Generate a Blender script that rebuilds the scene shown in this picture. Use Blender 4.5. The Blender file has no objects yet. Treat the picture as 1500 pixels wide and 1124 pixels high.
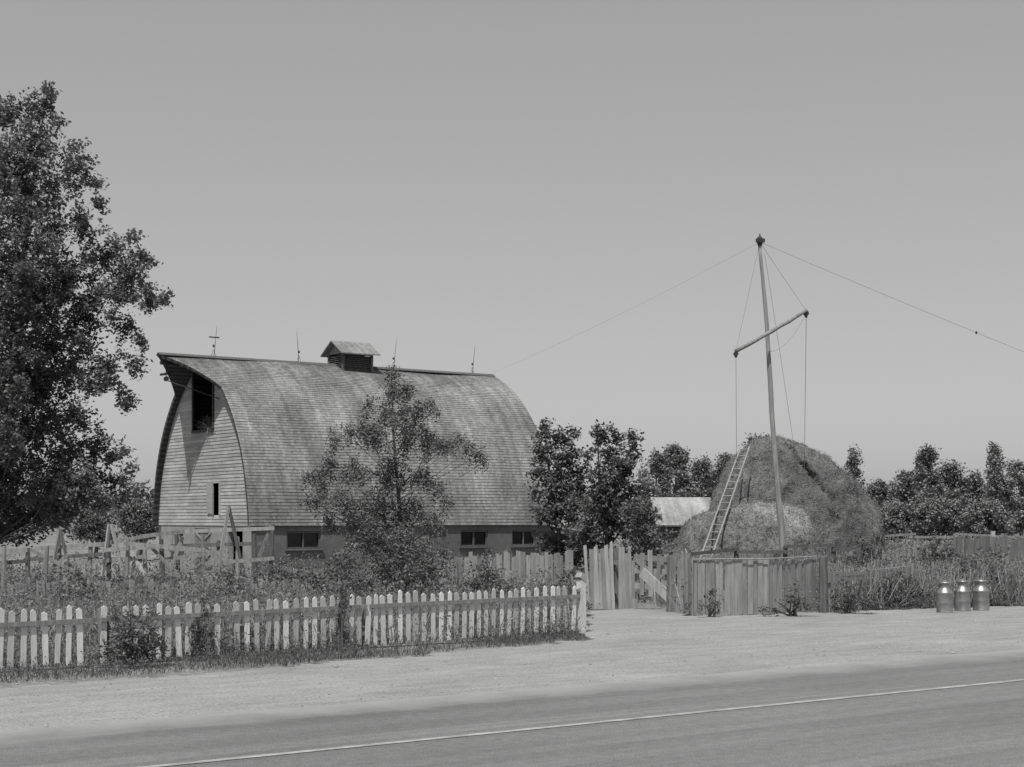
import bpy, math, random
import numpy as np
from mathutils import Vector, noise as mn
random.seed(7); rng = np.random.default_rng(11)
col = bpy.context.scene.collection
F, CX, HY, CZ = 2200.0, 750.0, 758.0, 1.9
A55 = math.radians(55)
U = Vector((math.sin(A55), math.cos(A55), 0)); V = Vector((-math.cos(A55), math.sin(A55), 0)); Z = Vector((0, 0, 1))
def P(x, y, D): return Vector(((x-CX)/F*D, D, CZ-(y-HY)/F*D))
def XY(x, D): return Vector(((x-CX)/F*D, D, 0))
def gz(x, y):
    n = V.x*x+V.y*y
    k = min(1, max(0, (n-20)/14)); k = k*k*(3-2*k)
    return -0.4*k
def gP(x, D):
    p = XY(x, D); p.z = gz(p.x, p.y); return p

# ------------------------------------------------------------------ materials
def mat(name, lo, hi, scale=(1, 1, 1), nscale=4.0, rough=.9, bump=.25, bdist=.02, coord='Object', fine=0, metal=0, spec=.2, big=0.0, bigscale=.4):
    m = bpy.data.materials.new(name); m.use_nodes = True
    nt = m.node_tree; N = nt.nodes; L = nt.links
    b = N['Principled BSDF']; b.inputs['Roughness'].default_value = rough
    b.inputs['Metallic'].default_value = metal; b.inputs['Specular IOR Level'].default_value = spec
    tc = N.new('ShaderNodeTexCoord'); mp = N.new('ShaderNodeMapping'); mp.inputs['Scale'].default_value = scale
    L.new(tc.outputs[coord], mp.inputs['Vector'])
    nz = N.new('ShaderNodeTexNoise'); nz.inputs['Scale'].default_value = nscale; nz.inputs['Detail'].default_value = 8
    nz.inputs['Roughness'].default_value = .65
    L.new(mp.outputs[0], nz.inputs['Vector'])
    mr = N.new('ShaderNodeMapRange'); mr.inputs[1].default_value = .28; mr.inputs[2].default_value = .72
    mr.inputs[3].default_value = lo; mr.inputs[4].default_value = hi
    L.new(nz.outputs['Fac'], mr.inputs[0])
    at = N.new('ShaderNodeAttribute'); at.attribute_name = 'shade'
    mu = N.new('ShaderNodeMath'); mu.operation = 'MULTIPLY'
    L.new(mr.outputs[0], mu.inputs[0]); L.new(at.outputs['Fac'], mu.inputs[1])
    out = mu.outputs[0]
    hgt = nz.outputs['Fac']
    if big:
        n2 = N.new('ShaderNodeTexNoise'); n2.inputs['Scale'].default_value = bigscale; n2.inputs['Detail'].default_value = 5
        L.new(tc.outputs[coord], n2.inputs['Vector'])
        m2 = N.new('ShaderNodeMapRange'); m2.inputs[1].default_value = .3; m2.inputs[2].default_value = .7
        m2.inputs[3].default_value = 1-big; m2.inputs[4].default_value = 1+big
        L.new(n2.outputs['Fac'], m2.inputs[0])
        k = N.new('ShaderNodeMath'); k.operation = 'MULTIPLY'; L.new(out, k.inputs[0]); L.new(m2.outputs[0], k.inputs[1]); out = k.outputs[0]
    if fine:
        n3 = N.new('ShaderNodeTexVoronoi'); n3.inputs['Scale'].default_value = fine
        L.new(tc.outputs[coord], n3.inputs['Vector'])
        m3 = N.new('ShaderNodeMapRange'); m3.inputs[1].default_value = 0; m3.inputs[2].default_value = .7
        m3.inputs[3].default_value = 1.15; m3.inputs[4].default_value = .78
        L.new(n3.outputs['Distance'], m3.inputs[0])
        k = N.new('ShaderNodeMath'); k.operation = 'MULTIPLY'; L.new(out, k.inputs[0]); L.new(m3.outputs[0], k.inputs[1]); out = k.outputs[0]
        k2 = N.new('ShaderNodeMath'); k2.operation = 'ADD'; L.new(hgt, k2.inputs[0]); L.new(m3.outputs[0], k2.inputs[1]); hgt = k2.outputs[0]
    L.new(out, b.inputs['Base Color'])
    if bump:
        bp = N.new('ShaderNodeBump'); bp.inputs['Strength'].default_value = bump; bp.inputs['Distance'].default_value = bdist
        L.new(hgt, bp.inputs['Height']); L.new(bp.outputs[0], b.inputs['Normal'])
    return m
def leafmat(name, base, trans=.3):
    m = bpy.data.materials.new(name); m.use_nodes = True
    nt = m.node_tree; N = nt.nodes; L = nt.links
    b = N['Principled BSDF']; b.inputs['Roughness'].default_value = .6; b.inputs['Specular IOR Level'].default_value = .25
    at = N.new('ShaderNodeAttribute'); at.attribute_name = 'shade'
    mu = N.new('ShaderNodeMath'); mu.operation = 'MULTIPLY'; mu.inputs[1].default_value = base
    L.new(at.outputs['Fac'], mu.inputs[0]); L.new(mu.outputs[0], b.inputs['Base Color'])
    t = N.new('ShaderNodeBsdfTranslucent'); L.new(mu.outputs[0], t.inputs['Color'])
    mx = N.new('ShaderNodeMixShader'); mx.inputs[0].default_value = trans
    L.new(b.outputs[0], mx.inputs[1]); L.new(t.outputs[0], mx.inputs[2])
    L.new(mx.outputs[0], N['Material Output'].inputs['Surface'])
    return m
def roofmat(name, lo, hi, bw=.11, rh=.13):
    m = bpy.data.materials.new(name); m.use_nodes = True
    nt = m.node_tree; N = nt.nodes; L = nt.links
    b = N['Principled BSDF']; b.inputs['Roughness'].default_value = .8; b.inputs['Specular IOR Level'].default_value = .25
    tc = N.new('ShaderNodeTexCoord')
    br = N.new('ShaderNodeTexBrick'); br.inputs['Scale'].default_value = 1
    br.inputs['Brick Width'].default_value = bw; br.inputs['Row Height'].default_value = rh
    br.inputs['Mortar Size'].default_value = .004; br.inputs['Mortar Smooth'].default_value = .3
    br.inputs['Color1'].default_value = (lo, lo, lo, 1); br.inputs['Color2'].default_value = (hi, hi, hi, 1)
    br.inputs['Mortar'].default_value = (lo*.6,)*3+(1,)
    L.new(tc.outputs['UV'], br.inputs['Vector'])
    out = br.outputs['Color']
    for sc, ns, a0, a1, c0, c1 in (((.5, .35, 1), 1.0, .62, 1.3, .33, .67), ((3.5, .16, 1), 1.0, .76, 1.27, .3, .7), ((9, 9, 1), 2.0, .88, 1.12, .3, .7)):
        mp = N.new('ShaderNodeMapping'); mp.inputs['Scale'].default_value = sc; L.new(tc.outputs['UV'], mp.inputs[0])
        nz = N.new('ShaderNodeTexNoise'); nz.inputs['Scale'].default_value = ns; nz.inputs['Detail'].default_value = 7
        L.new(mp.outputs[0], nz.inputs['Vector'])
        mr = N.new('ShaderNodeMapRange'); mr.inputs[1].default_value = c0; mr.inputs[2].default_value = c1
        mr.inputs[3].default_value = a0; mr.inputs[4].default_value = a1; L.new(nz.outputs['Fac'], mr.inputs[0])
        k = N.new('ShaderNodeMath'); k.operation = 'MULTIPLY'; L.new(out, k.inputs[0]); L.new(mr.outputs[0], k.inputs[1]); out = k.outputs[0]
    at = N.new('ShaderNodeAttribute'); at.attribute_name = 'shade'
    k = N.new('ShaderNodeMath'); k.operation = 'MULTIPLY'; L.new(out, k.inputs[0]); L.new(at.outputs['Fac'], k.inputs[1])
    L.new(k.outputs[0], b.inputs['Base Color'])
    bp = N.new('ShaderNodeBump'); bp.inputs['Strength'].default_value = .5; bp.inputs['Distance'].default_value = .02
    L.new(k.outputs[0], bp.inputs['Height']); L.new(bp.outputs[0], b.inputs['Normal'])
    return m

MW = mat('weathered_wood', .14, .33, (1, 1, .12), 14, bump=.4)
MWG = mat('grey_board', .19, .37, (1, 1, .12), 14, bump=.4)
MWD = mat('dark_weathered_wood', .06, .17, (1, 1, .12), 14, bump=.4)
MWL = mat('pale_bare_wood', .27, .5, (1, 1, .15), 12, bump=.4)
MSID = mat('lap_siding', .3, .46, (.6, .6, 2.2), 3, bump=.3, big=.2, bigscale=.5)
MROOF = roofmat('cedar_shingle', .19, .265)
MSHED = roofmat('pale_shingle', .27, .35)
MCONC = mat('shaded_concrete', .1, .16, nscale=3, fine=0, bump=.3, big=.2)  # base tone darkened to carry the eave overhang's shadow
MCONL = mat('pale_concrete', .24, .36, nscale=3, fine=0, bump=.3, big=.15)
MWHITE = mat('whitewash', .52, .84, (1, 1, .25), 9, bump=.25)
MDARK = mat('dark_wood_trim', .04, .09, nscale=5)
MGLASS = mat('dark_glass', .012, .03, nscale=2, rough=.15, bump=0, spec=.5)
MHAY = mat('hay', .1, .22, (1, 1, 5), 6, bump=1.0, bdist=.1, big=.25, bigscale=.6)
MHAYL = mat('pale_hay', .12, .23, (1, 1, 3.5), 7, bump=.8, bdist=.07, big=.18)
MBARK = mat('bark', .06, .16, (1, 1, .2), 14, bump=.6)
MPOLE = mat('pole_wood', .14, .38, (1, 1, .1), 12, bump=.4)
MTIN = mat('dull_tin', .2, .42, nscale=6, rough=.42, metal=.75, spec=.5, bump=.1)
MIRON = mat('dark_iron', .03, .06, nscale=6, rough=.6)
MWIRE = mat('wire_grey', .2, .25, nscale=3, rough=.6, bump=0)
MROPE = mat('rope', .15, .22, nscale=3, bump=0)
MGROUND = mat('field_soil', .13, .3, nscale=1.3, bump=.6, bdist=.05, big=.25, bigscale=.15, fine=9)
MGRAV = mat('gravel', .235, .345, (.3, 1.3, 1), 3, bump=.35, bdist=.012, coord='UV', fine=32, big=.12, bigscale=.5)
L1 = leafmat('leaf_cottonwood', .145, .34); L2 = leafmat('leaf_locust', .16, .3); L3 = leafmat('leaf_dark', .145, .3)
L4 = leafmat('leaf_far_haze', .22, .2); L5 = leafmat('leaf_weed', .195, .3); L6 = leafmat('leaf_drygrass', .36, .3); L7 = leafmat('leaf_shrub', .15, .3)  # L4 is paled in its colour to stand in for distance haze
MSTRAW = leafmat('straw', .2, .1)

def roadmat():
    m = bpy.data.materials.new('asphalt'); m.use_nodes = True
    nt = m.node_tree; N = nt.nodes; L = nt.links
    b = N['Principled BSDF']; b.inputs['Roughness'].default_value = .8; b.inputs['Specular IOR Level'].default_value = .25
    tc = N.new('ShaderNodeTexCoord'); out = None
    for sc, ns, a0, a1 in (((.03, 2.2, 1), 1, .13, .18), ((.25, .6, 1), 1, .88, 1.12), ((1, 1, 1), 60, .66, 1.34), ((1, 1, 1), 9, .88, 1.12), ((.02, 9, 1), 1, .92, 1.08)):
        mp = N.new('ShaderNodeMapping'); mp.inputs['Scale'].default_value = sc; L.new(tc.outputs['UV'], mp.inputs[0])
        nz = N.new('ShaderNodeTexNoise'); nz.inputs['Scale'].default_value = ns; nz.inputs['Detail'].default_value = 6
        L.new(mp.outputs[0], nz.inputs['Vector'])
        mr = N.new('ShaderNodeMapRange'); mr.inputs[1].default_value = .3; mr.inputs[2].default_value = .7
        mr.inputs[3].default_value = a0; mr.inputs[4].default_value = a1; L.new(nz.outputs['Fac'], mr.inputs[0])
        if out is None: out = mr.outputs[0]
        else:
            k = N.new('ShaderNodeMath'); k.operation = 'MULTIPLY'; L.new(out, k.inputs[0]); L.new(mr.outputs[0], k.inputs[1]); out = k.outputs[0]
    # gravel dust drifting onto the outer half metre
    sx = N.new('ShaderNodeSeparateXYZ'); L.new(tc.outputs['UV'], sx.inputs[0])
    nz = N.new('ShaderNodeTexNoise'); nz.inputs['Scale'].default_value = 1.5; nz.inputs['Detail'].default_value = 8; L.new(tc.outputs['UV'], nz.inputs['Vector'])
    ad = N.new('ShaderNodeMath'); ad.operation = 'ADD'; L.new(sx.outputs['Y'], ad.inputs[0]); L.new(nz.outputs['Fac'], ad.inputs[1])
    mr = N.new('ShaderNodeMapRange'); mr.inputs[1].default_value = 12.9; mr.inputs[2].default_value = 13.75; L.new(ad.outputs[0], mr.inputs[0])
    mx = N.new('ShaderNodeMix'); mx.data_type = 'FLOAT'; mx.inputs[3].default_value = .27
    L.new(mr.outputs[0], mx.inputs[0]); L.new(out, mx.inputs[2])
    L.new(mx.outputs[0], b.inputs['Base Color'])
    bp = N.new('ShaderNodeBump'); bp.inputs['Strength'].default_value = .2; bp.inputs['Distance'].default_value = .01
    L.new(out, bp.inputs['Height']); L.new(bp.outputs[0], b.inputs['Normal'])
    return m
MROAD = roadmat()
MLINE = mat('worn_road_paint', .18, .46, nscale=5, coord='UV', bump=0)

# ------------------------------------------------------------------ mesh helpers
WO = {}
def tag(o, label=None, cat=None, group=None, kind=None):
    if label: o['label'] = label
    if cat: o['category'] = cat
    if group: o['group'] = group
    if kind: o['kind'] = kind
    return o
def thing(name, label, cat, loc, group=None):
    o = bpy.data.objects.new(name, None); col.objects.link(o); o.location = loc; o.empty_display_size = .3
    WO[o.name] = Vector(loc); return tag(o, label, cat, group)
def link(name, me, m, parent, origin):
    me.materials.append(m)
    o = bpy.data.objects.new(name, me); col.objects.link(o); WO[o.name] = Vector(origin)
    if parent is not None:
        o.parent = parent; o.location = Vector(origin)-WO[parent.name]
    else: o.location = origin
    return o
def npmesh(name, verts, faces, m, parent=None, shade=None, uv=None, smooth=False, origin=None):
    verts = np.asarray(verts, dtype=np.float64)
    if origin is None:
        lo, hi = verts.min(0), verts.max(0); origin = Vector(((lo[0]+hi[0])/2, (lo[1]+hi[1])/2, lo[2]))
    v = verts-np.array(origin)
    me = bpy.data.meshes.new(name)
    if isinstance(faces, np.ndarray):
        nf, k = faces.shape
        me.vertices.add(len(v)); me.vertices.foreach_set('co', v.astype(np.float32).ravel())
        me.loops.add(nf*k); me.loops.foreach_set('vertex_index', faces.astype(np.int32).ravel())
        me.polygons.add(nf); me.polygons.foreach_set('loop_start', np.arange(0, nf*k, k, dtype=np.int32))
        me.update(calc_edges=True)
    else:
        me.from_pydata(v.tolist(), [], faces); nf = len(faces); me.update()
    a = me.attributes.new('shade', 'FLOAT', 'FACE')
    a.data.foreach_set('value', np.asarray(shade if shade is not None else np.ones(nf), dtype=np.float32))
    if uv is not None:
        ul = me.uv_layers.new(name='UVMap'); vi = np.zeros(len(me.loops), dtype=np.int32); me.loops.foreach_get('vertex_index', vi)
        ul.data.foreach_set('uv', np.asarray(uv, dtype=np.float32)[vi].ravel())
    if smooth: me.polygons.foreach_set('use_smooth', np.ones(nf, dtype=bool))
    return link(name, me, m, parent, origin)
class MB:
    def __init__(s): s.v = []; s.f = []; s.s = []
    def add(s, vs, fs, sh=1.0):
        b = len(s.v); s.v += [tuple(q) for q in vs]; s.f += [tuple(b+i for i in f) for f in fs]; s.s += [sh]*len(fs); return s
    def bar(s, p0, p1, w, h, up=Z, sh=None):
        p0 = Vector(p0); p1 = Vector(p1); d = (p1-p0).normalized(); a = d.cross(up)
        if a.length < 1e-4: a = d.cross(Vector((1, 0, 0)))
        a.normalize(); b = a.cross(d).normalized(); a = a*w/2; b = b*h/2
        vs = [p0-a-b, p0+a-b, p0+a+b, p0-a+b, p1-a-b, p1+a-b, p1+a+b, p1-a+b]
        return s.add(vs, [(3, 2, 1, 0), (4, 5, 6, 7), (0, 1, 5, 4), (1, 2, 6, 5), (2, 3, 7, 6), (3, 0, 4, 7)], sh or random.uniform(.8, 1.2))
    def board(s, base, top, wdir, w, th, point=0, sh=None, cut=0):      # upright board, optional pointed or slant-cut top
        n = wdir.cross(Z).normalized()*th/2; a = wdir.normalized()*w/2; base = Vector(base); top = Vector(top)
        pr = [base-a, base+a, top+a-Z*point, top+Z*0, top-a-Z*point] if point else [base-a, base+a, top+a+Z*cut, top-a-Z*cut]
        k = len(pr); vs = [q-n for q in pr]+[q+n for q in pr]
        fs = [tuple(range(k)), tuple(range(2*k-1, k-1, -1))]+[(i, i+k, (i+1) % k+k, (i+1) % k) for i in range(k)]
        return s.add(vs, fs, sh or random.uniform(.75, 1.2))
    def tube(s, pts, rad, seg=8, sh=1.0, cap=True):
        pts = [Vector(p) for p in pts]; vs = []; fs = []
        for i, p in enumerate(pts):
            d = (pts[min(i+1, len(pts)-1)]-pts[max(i-1, 0)]).normalized()
            a = d.cross(Z)
            if a.length < .05: a = d.cross(Vector((1, 0, 0)))
            a.normalize(); b = d.cross(a)
            for k in range(seg):
                t = 2*math.pi*k/seg; vs.append(p+(a*math.cos(t)+b*math.sin(t))*rad[i])
        for i in range(len(pts)-1):
            for k in range(seg):
                fs.append((i*seg+k, i*seg+(k+1) % seg, (i+1)*seg+(k+1) % seg, (i+1)*seg+k))
        if cap: fs += [tuple(range(seg-1, -1, -1)), tuple(range((len(pts)-1)*seg, len(pts)*seg))]
        return s.add(vs, fs, sh)
    def lathe(s, c, prof, seg=24):
        vs = []; fs = []; c = Vector(c)
        for r, z in prof:
            for k in range(seg):
                t = 2*math.pi*k/seg; vs.append(c+Vector((r*math.cos(t), r*math.sin(t), z)))
        for i in range(len(prof)-1):
            for k in range(seg): fs.append((i*seg+k, i*seg+(k+1) % seg, (i+1)*seg+(k+1) % seg, (i+1)*seg+k))
        fs += [tuple(range(seg-1, -1, -1)), tuple(range((len(prof)-1)*seg, len(prof)*seg))]
        return s.add(vs, fs)
    def build(s, name, m, parent=None, smooth=False, origin=None):
        return npmesh(name, s.v, s.f, m, parent, s.s, None, smooth, origin)
def arc(p0, p1, sag, n=16):
    p0 = Vector(p0); p1 = Vector(p1)
    return [p0.lerp(p1, i/n)-Z*sag*4*(i/n)*(1-i/n) for i in range(n+1)]

# ------------------------------------------------------------------ foliage
def rhombi(c, a, b):
    n = len(c); v = np.stack([c-a, c+b, c+a, c-b], 1).reshape(-1, 3); return v, np.arange(4*n).reshape(n, 4)
def unit(v): return v/np.maximum(np.linalg.norm(v, axis=1, keepdims=True), 1e-6)
def leafcloud(c, size, up=.5, asp=.55):
    n = len(c); nm = rng.normal(size=(n, 3)); nm[:, 2] = np.abs(nm[:, 2])+up; nm = unit(nm)
    a = unit(np.cross(nm, rng.normal(size=(n, 3)))); b = np.cross(nm, a)
    s = (size*rng.uniform(.6, 1.3, n))[:, None]
    return rhombi(c, a*s*.5, b*s*.5*asp)
def crown_pts(clumps, dens, twig, per, stretch=(1, 1, 1), mn_=4, droop=0.0):
    """clumps: (Vector centre, radius). Twigs spread through each clump, leaves around each twig."""
    C = []; S = []
    for c, r in clumps:
        m = max(mn_, int(dens*r*r)); d = unit(rng.normal(size=(m, 3)))*(r*rng.uniform(.1, 1, m)**.55)[:, None]
        tw = np.array(c)+d*np.array(stretch); clump_sh = rng.uniform(.8, 1.15)
        out = unit(d+rng.normal(size=(m, 3))*r*.3-np.array([0, 0, droop*r]))
        for k in range(m):
            q = int(per*rng.uniform(.5, 1.4))+2
            t = rng.uniform(-1, 1, q)[:, None]
            pts = tw[k]+out[k]*t*twig*1.3+rng.normal(size=(q, 3))*twig*.42
            C.append(pts); S.append(np.full(q, clump_sh*rng.uniform(.65, 1.3))*rng.uniform(.75, 1.25, q))
    return np.concatenate(C), np.concatenate(S)
def make_tree(name, label, cat, base, clumps, lm, size, dens, twig, per, r0, group=None, limbs=True, stretch=(1, 1, 1), mn_=4, droop=0.0, limbk=.45, asp=.55, minr=0):
    root = thing(name, label, cat, base, group); base = Vector(base)
    top = max((c for c, r in clumps), key=lambda q: q.z)
    axis = lambda k: base.lerp(Vector((top.x, top.y, top.z)), k)+Vector((math.sin(k*5)*.12*r0*6, math.cos(k*4)*.1*r0*6, 0))*k*(1-k)*4
    tr = MB(); n = 9
    tr.tube([axis(i/n) for i in range(n+1)], [r0*(1-.93*i/n)+.004 for i in range(n+1)], 9)
    H = top.z-base.z
    if limbs:
        for c, r in clumps:
            if r < minr: continue
            k = max(.08, min(.92, (c.z-base.z)/H-.18)); p0 = axis(k); L = (c-p0).length
            if L < .25: continue
            mid = p0.lerp(c, .5)+Vector((random.uniform(-.1, .1)*L, random.uniform(-.1, .1)*L, -.06*L))
            rr = max(.01, r0*(1-k)*limbk)
            tr.tube([p0, mid, c], [rr, rr*.6, .006], 6)
    tr.build('trunk', MBARK, root, True)
    C, S = crown_pts(clumps, dens, twig, per, stretch, mn_, droop)
    v, f = leafcloud(C, size, asp=asp); npmesh('crown', v, f, lm, root, S)
    return root
def pxclumps(lst, D, jit=.9):
    o = []
    for x, y, r in lst:
        rr = r/F*D; o.append((P(x, y, D+random.uniform(-jit, jit)), rr))
    return o
def plant_arrays(pts, H, per, spread, size, dry=0.0):
    n = len(pts); base = np.zeros((n, 3)); base[:, :2] = pts
    base[:, 2] = [gz(x, y) for x, y in pts]
    k = np.repeat(np.arange(n), per); t = rng.uniform(.05, 1, len(k))
    lean = rng.normal(size=(n, 2))*.18
    c = base[k].copy(); h = H[k]
    c[:, 2] += t*h
    c[:, :2] += lean[k]*(t*h)[:, None]+rng.normal(size=(len(k), 2))*(spread*h*(1.15-t*.7))[:, None]
    v, f = leafcloud(c, size, .2, .45)
    s = rng.uniform(.6, 1.35, n)[k]*rng.uniform(.75, 1.25, len(k))
    a = np.zeros((n, 3)); a[:, :2] = lean*H[:, None]*.5; a[:, 2] = H*.5
    b = unit(rng.normal(size=(n, 3))*np.array([1, 1, 0]))*.006
    v2, f2 = rhombi(base+a, a, b)
    return np.concatenate([v, v2]), np.concatenate([f, f2+len(v)]), np.concatenate([s, rng.uniform(.6, 1.2, n)])
def blades(pts, hmin, hmax, w=.012):
    n = len(pts); base = np.zeros((n, 3)); base[:, :2] = pts; base[:, 2] = [gz(x, y) for x, y in pts]
    H = rng.uniform(hmin, hmax, n); a = rng.normal(size=(n, 3))*.35; a[:, 2] = 1; a = unit(a)*H[:, None]*.5
    b = unit(rng.normal(size=(n, 3))*np.array([1, 1, .1]))*w*.5
    v, f = rhombi(base+a, a, b); return v, f, rng.uniform(.5, 1.3, n)
def region(n, test, x0, x1, D0, D1):
    out = []
    while len(out) < n:
        D = math.sqrt(random.uniform(D0*D0, D1*D1)); x = random.uniform(x0, x1); p = XY(x, D)
        nn = V.x*p.x+V.y*p.y
        if test(x, D, nn) and mn.noise(Vector((p.x*.45, p.y*.45, 9)))+.55 > random.random()*.8: out.append((p.x, p.y))
    return np.array(out)

# ------------------------------------------------------------------ setting
def sheet(name, ts, ns, zf, m, keep=None, kind='structure'):
    nt_, nn_ = len(ts), len(ns); vs = []; uv = []
    for t in ts:
        for n in ns:
            p = U*t+V*n; vs.append((p.x, p.y, zf(p.x, p.y))); uv.append((t, n))
    fs = []
    for i in range(nt_-1):
        for j in range(nn_-1):
            if keep and not keep((ts[i]+ts[i+1])/2, (ns[j]+ns[j+1])/2): continue
            fs.append((i*nn_+j, (i+1)*nn_+j, (i+1)*nn_+j+1, i*nn_+j+1))
    fs = np.array(fs); used = np.unique(fs); remap = np.zeros(len(vs), int); remap[used] = np.arange(len(used))
    o = npmesh(name, np.array(vs)[used], remap[fs], m, None, None, np.array(uv)[used], True, origin=(0, 0, 0))
    tag(o, kind=kind); return o
near = [i*.8 for i in range(-40, 130)]
ts = [-4000, -1500, -500, -150, -60]+near+[130, 200, 400, 900, 2000, 4000]
ns = [-3000, -800, -200, -60, -20]+[i*.8 for i in range(-10, 130)]+[130, 200, 400, 900, 2000, 4000]
sheet('ground', ts, ns, lambda x, y: gz(x, y)-.03+.03*mn.noise(Vector((x*.7, y*.7, 0))), MGROUND)
def nedge(t, n):
    w = .35*mn.noise(Vector((t*.9, n*.3, 3)))+.18*mn.noise(Vector((t*3.1, n*2, 7)))
    p = U*t+V*n
    if p.y > 1:
        k = p.x/p.y
        if .05+w*.02 < k < .117+w*.02 and n < 26+w: return True
    if t < 15.2: return n < 16.7+(min(t, 14.5)-5.1)*.16+w if t > -3 else n < 16+w
    return n < 21.8-.235*(t-19.3)+w*.8 if t > 18 else n < 20.5+w
sheet('gravel_shoulder', [i*.16 for i in range(-70, 300)], [13.0+i*.14 for i in range(0, 100)],
      lambda x, y: gz(x, y)+.014+.014*mn.noise(Vector((x*.9, y*.9, 2))), MGRAV, nedge)
sheet('road', [-600, -200, -60]+[i*2 for i in range(-15, 40)]+[120, 300, 900], [3.5, 5, 6.5, 7.9, 8.6, 9.6, 10.75, 12, 12.7, 13.3], lambda x, y: .032, MROAD)
sheet('road_line', [-600, -60]+[i*2 for i in range(-15, 40)]+[120, 300, 900], [10.7, 10.79], lambda x, y: .037, MLINE)

# ------------------------------------------------------------------ barn
M0 = Vector((-12.5, 60.9, 0)); W2, EZ, RH, LB = 4.75, 1.58, 6.8, 13.9
GB = -.4
cc = (RH*RH-W2*W2)/(2*W2); RR = W2+cc; TH = math.asin(RH/RR)
def B(t, s, z): return M0+U*t+V*s+Z*z
def lat(z): return RR*math.cos(math.asin(min(1, max(0, (z-EZ)/RR))))-cc
barn = thing('barn', 'large gothic arched barn with shingled roof, hay hood and louvred cupola', 'barn', B(LB/2, 0, GB))
nc = round(RR*TH/.13)
def rp(th, off, side, t):
    l = RR*math.cos(th)-cc; z = RR*math.sin(th)
    if z < 1.8: l += .1*(1-z/1.8)**2
    return B(t, side*(max(l, 0)+off*math.cos(th)), EZ+z+off*math.sin(th))
def tfront(th):
    l = max(RR*math.cos(th)-cc, 0); return -(.28+1.68*max(0, 1-l/2.3))
tb = LB+.3
vs = []; fs = []; uv = []; sh = []
NS = 100
for side in (1, -1):
    for i in range(nc):
        a0, a1 = TH*i/nc, TH*(i+1)/nc
        b = len(vs)
        for j in range(NS+1):
            k = j/NS; t0 = tfront(a0)*(1-k)+tb*k; t1 = tfront(a1)*(1-k)+tb*k
            sag = .04*math.sin(t0*.55+side)*math.sin(a0*1.3)+.02*mn.noise(Vector((t0*.6, a0*8, side)))
            vs += [rp(a0-.0014*random.random(), .018+random.uniform(-.004, .005)+sag, side, t0), rp(a1, .004+sag, side, t1), rp(a0, .0+sag, side, t0)]
            uv += [(t0, i*.13), (t1, (i+1)*.13-.002), (t0, i*.13)]
        for j in range(NS):
            q = b+j*3
            s_ = random.uniform(.9, 1.09)
            fs.append((q, q+3, q+4, q+1) if side < 0 else (q, q+1, q+4, q+3)); sh.append(s_)
            fs.append((q, q+2, q+5, q+3)); sh.append(s_*.7)
    b = len(vs)
    for i in range(nc+1):
        a = TH*i/nc
        vs += [rp(a, -.1, side, tfront(a)+.005), rp(a, -.1, side, tb), rp(a, .02, side, tfront(a)), rp(a, .02, side, tb)]; uv += [(0, RR*a)]*4
    for i in range(nc):
        q = b+i*4
        fs += [(q, q+1, q+5, q+4), (q, q+4, q+6, q+2), (q+1, q+3, q+7, q+5)]; sh += [.4, .4, .4]
    fs.append((b, b+2, b+3, b+1)); sh.append(.5)
roof = npmesh('roof', np.array([tuple(v) for v in vs]), fs, MROOF, barn, sh, np.array(uv))
rc = MB()
for side in (1, -1):
    rc.bar(B(-1.95, side*.09, EZ+RH+.03), B(tb, side*.09, EZ+RH+.03), .2, .03, up=(Z+V*side*.62).normalized(), sh=.9)
rc.build('ridge_cap', MWD, roof)
# front and rear gables in lap siding, real boards
def siding(t, front, openings, name):
    mb = MB(); bh = .135; z = EZ; r = 0
    while z < EZ+RH-.12:
        z1 = z+bh; hw = min(lat(z), lat(z1))-.01
        iv = [(-hw, hw)]
        for (s0, s1, a, b_) in openings:
            if a < z1-.02 and b_ > z+.02:
                nv = []
                for p, q in iv:
                    if s1 <= p or s0 >= q: nv.append((p, q)); continue
                    if s0 > p: nv.append((p, s0))
                    if s1 < q: nv.append((s1, q))
                iv = nv
        for p, q in iv:
            cuts = [p]
            c = p+random.uniform(1.2, 4)
            while c < q-.4: cuts.append(c); c += random.uniform(2.4, 4.2)
            cuts.append(q)
            for c0, c1 in zip(cuts, cuts[1:]):
                d = -1 if front else 1; zb = z-.012+random.uniform(-.006, .006); g = .003
                mb.add([B(t+d*.026, c0+g, zb), B(t+d*.026, c1-g, zb), B(t+d*.008, c1-g, z1), B(t+d*.008, c0+g, z1), B(t, c0+g, zb), B(t, c1-g, zb), B(t, c1-g, z1), B(t, c0+g, z1)],
                       [(0, 1, 2, 3), (0, 4, 5, 1), (7, 6, 5, 4), (0, 3, 7, 4), (1, 5, 6, 2)], random.uniform(.82, 1.14))
        z = z1
    return mb.build(name, MSID, barn)
HD = (-1.02, 1.02, 5.4, 7.86); SD = (-1.66, -1.0, 2.05, 3.3)
gw = siding(0, True, [HD, SD], 'gable_wall'); siding(LB, False, [], 'rear_gable_wall')
hf = MB()
for s in (HD[0], HD[1]): hf.bar(B(-.04, s, HD[2]), B(-.04, s, 7.75), .06, .1, up=V)
hf.bar(B(-.05, HD[0]-.05, HD[2]), B(-.05, HD[1]+.05, HD[2]), .08, .1)
hf.build('hay_door_frame', MDARK, gw)
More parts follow.
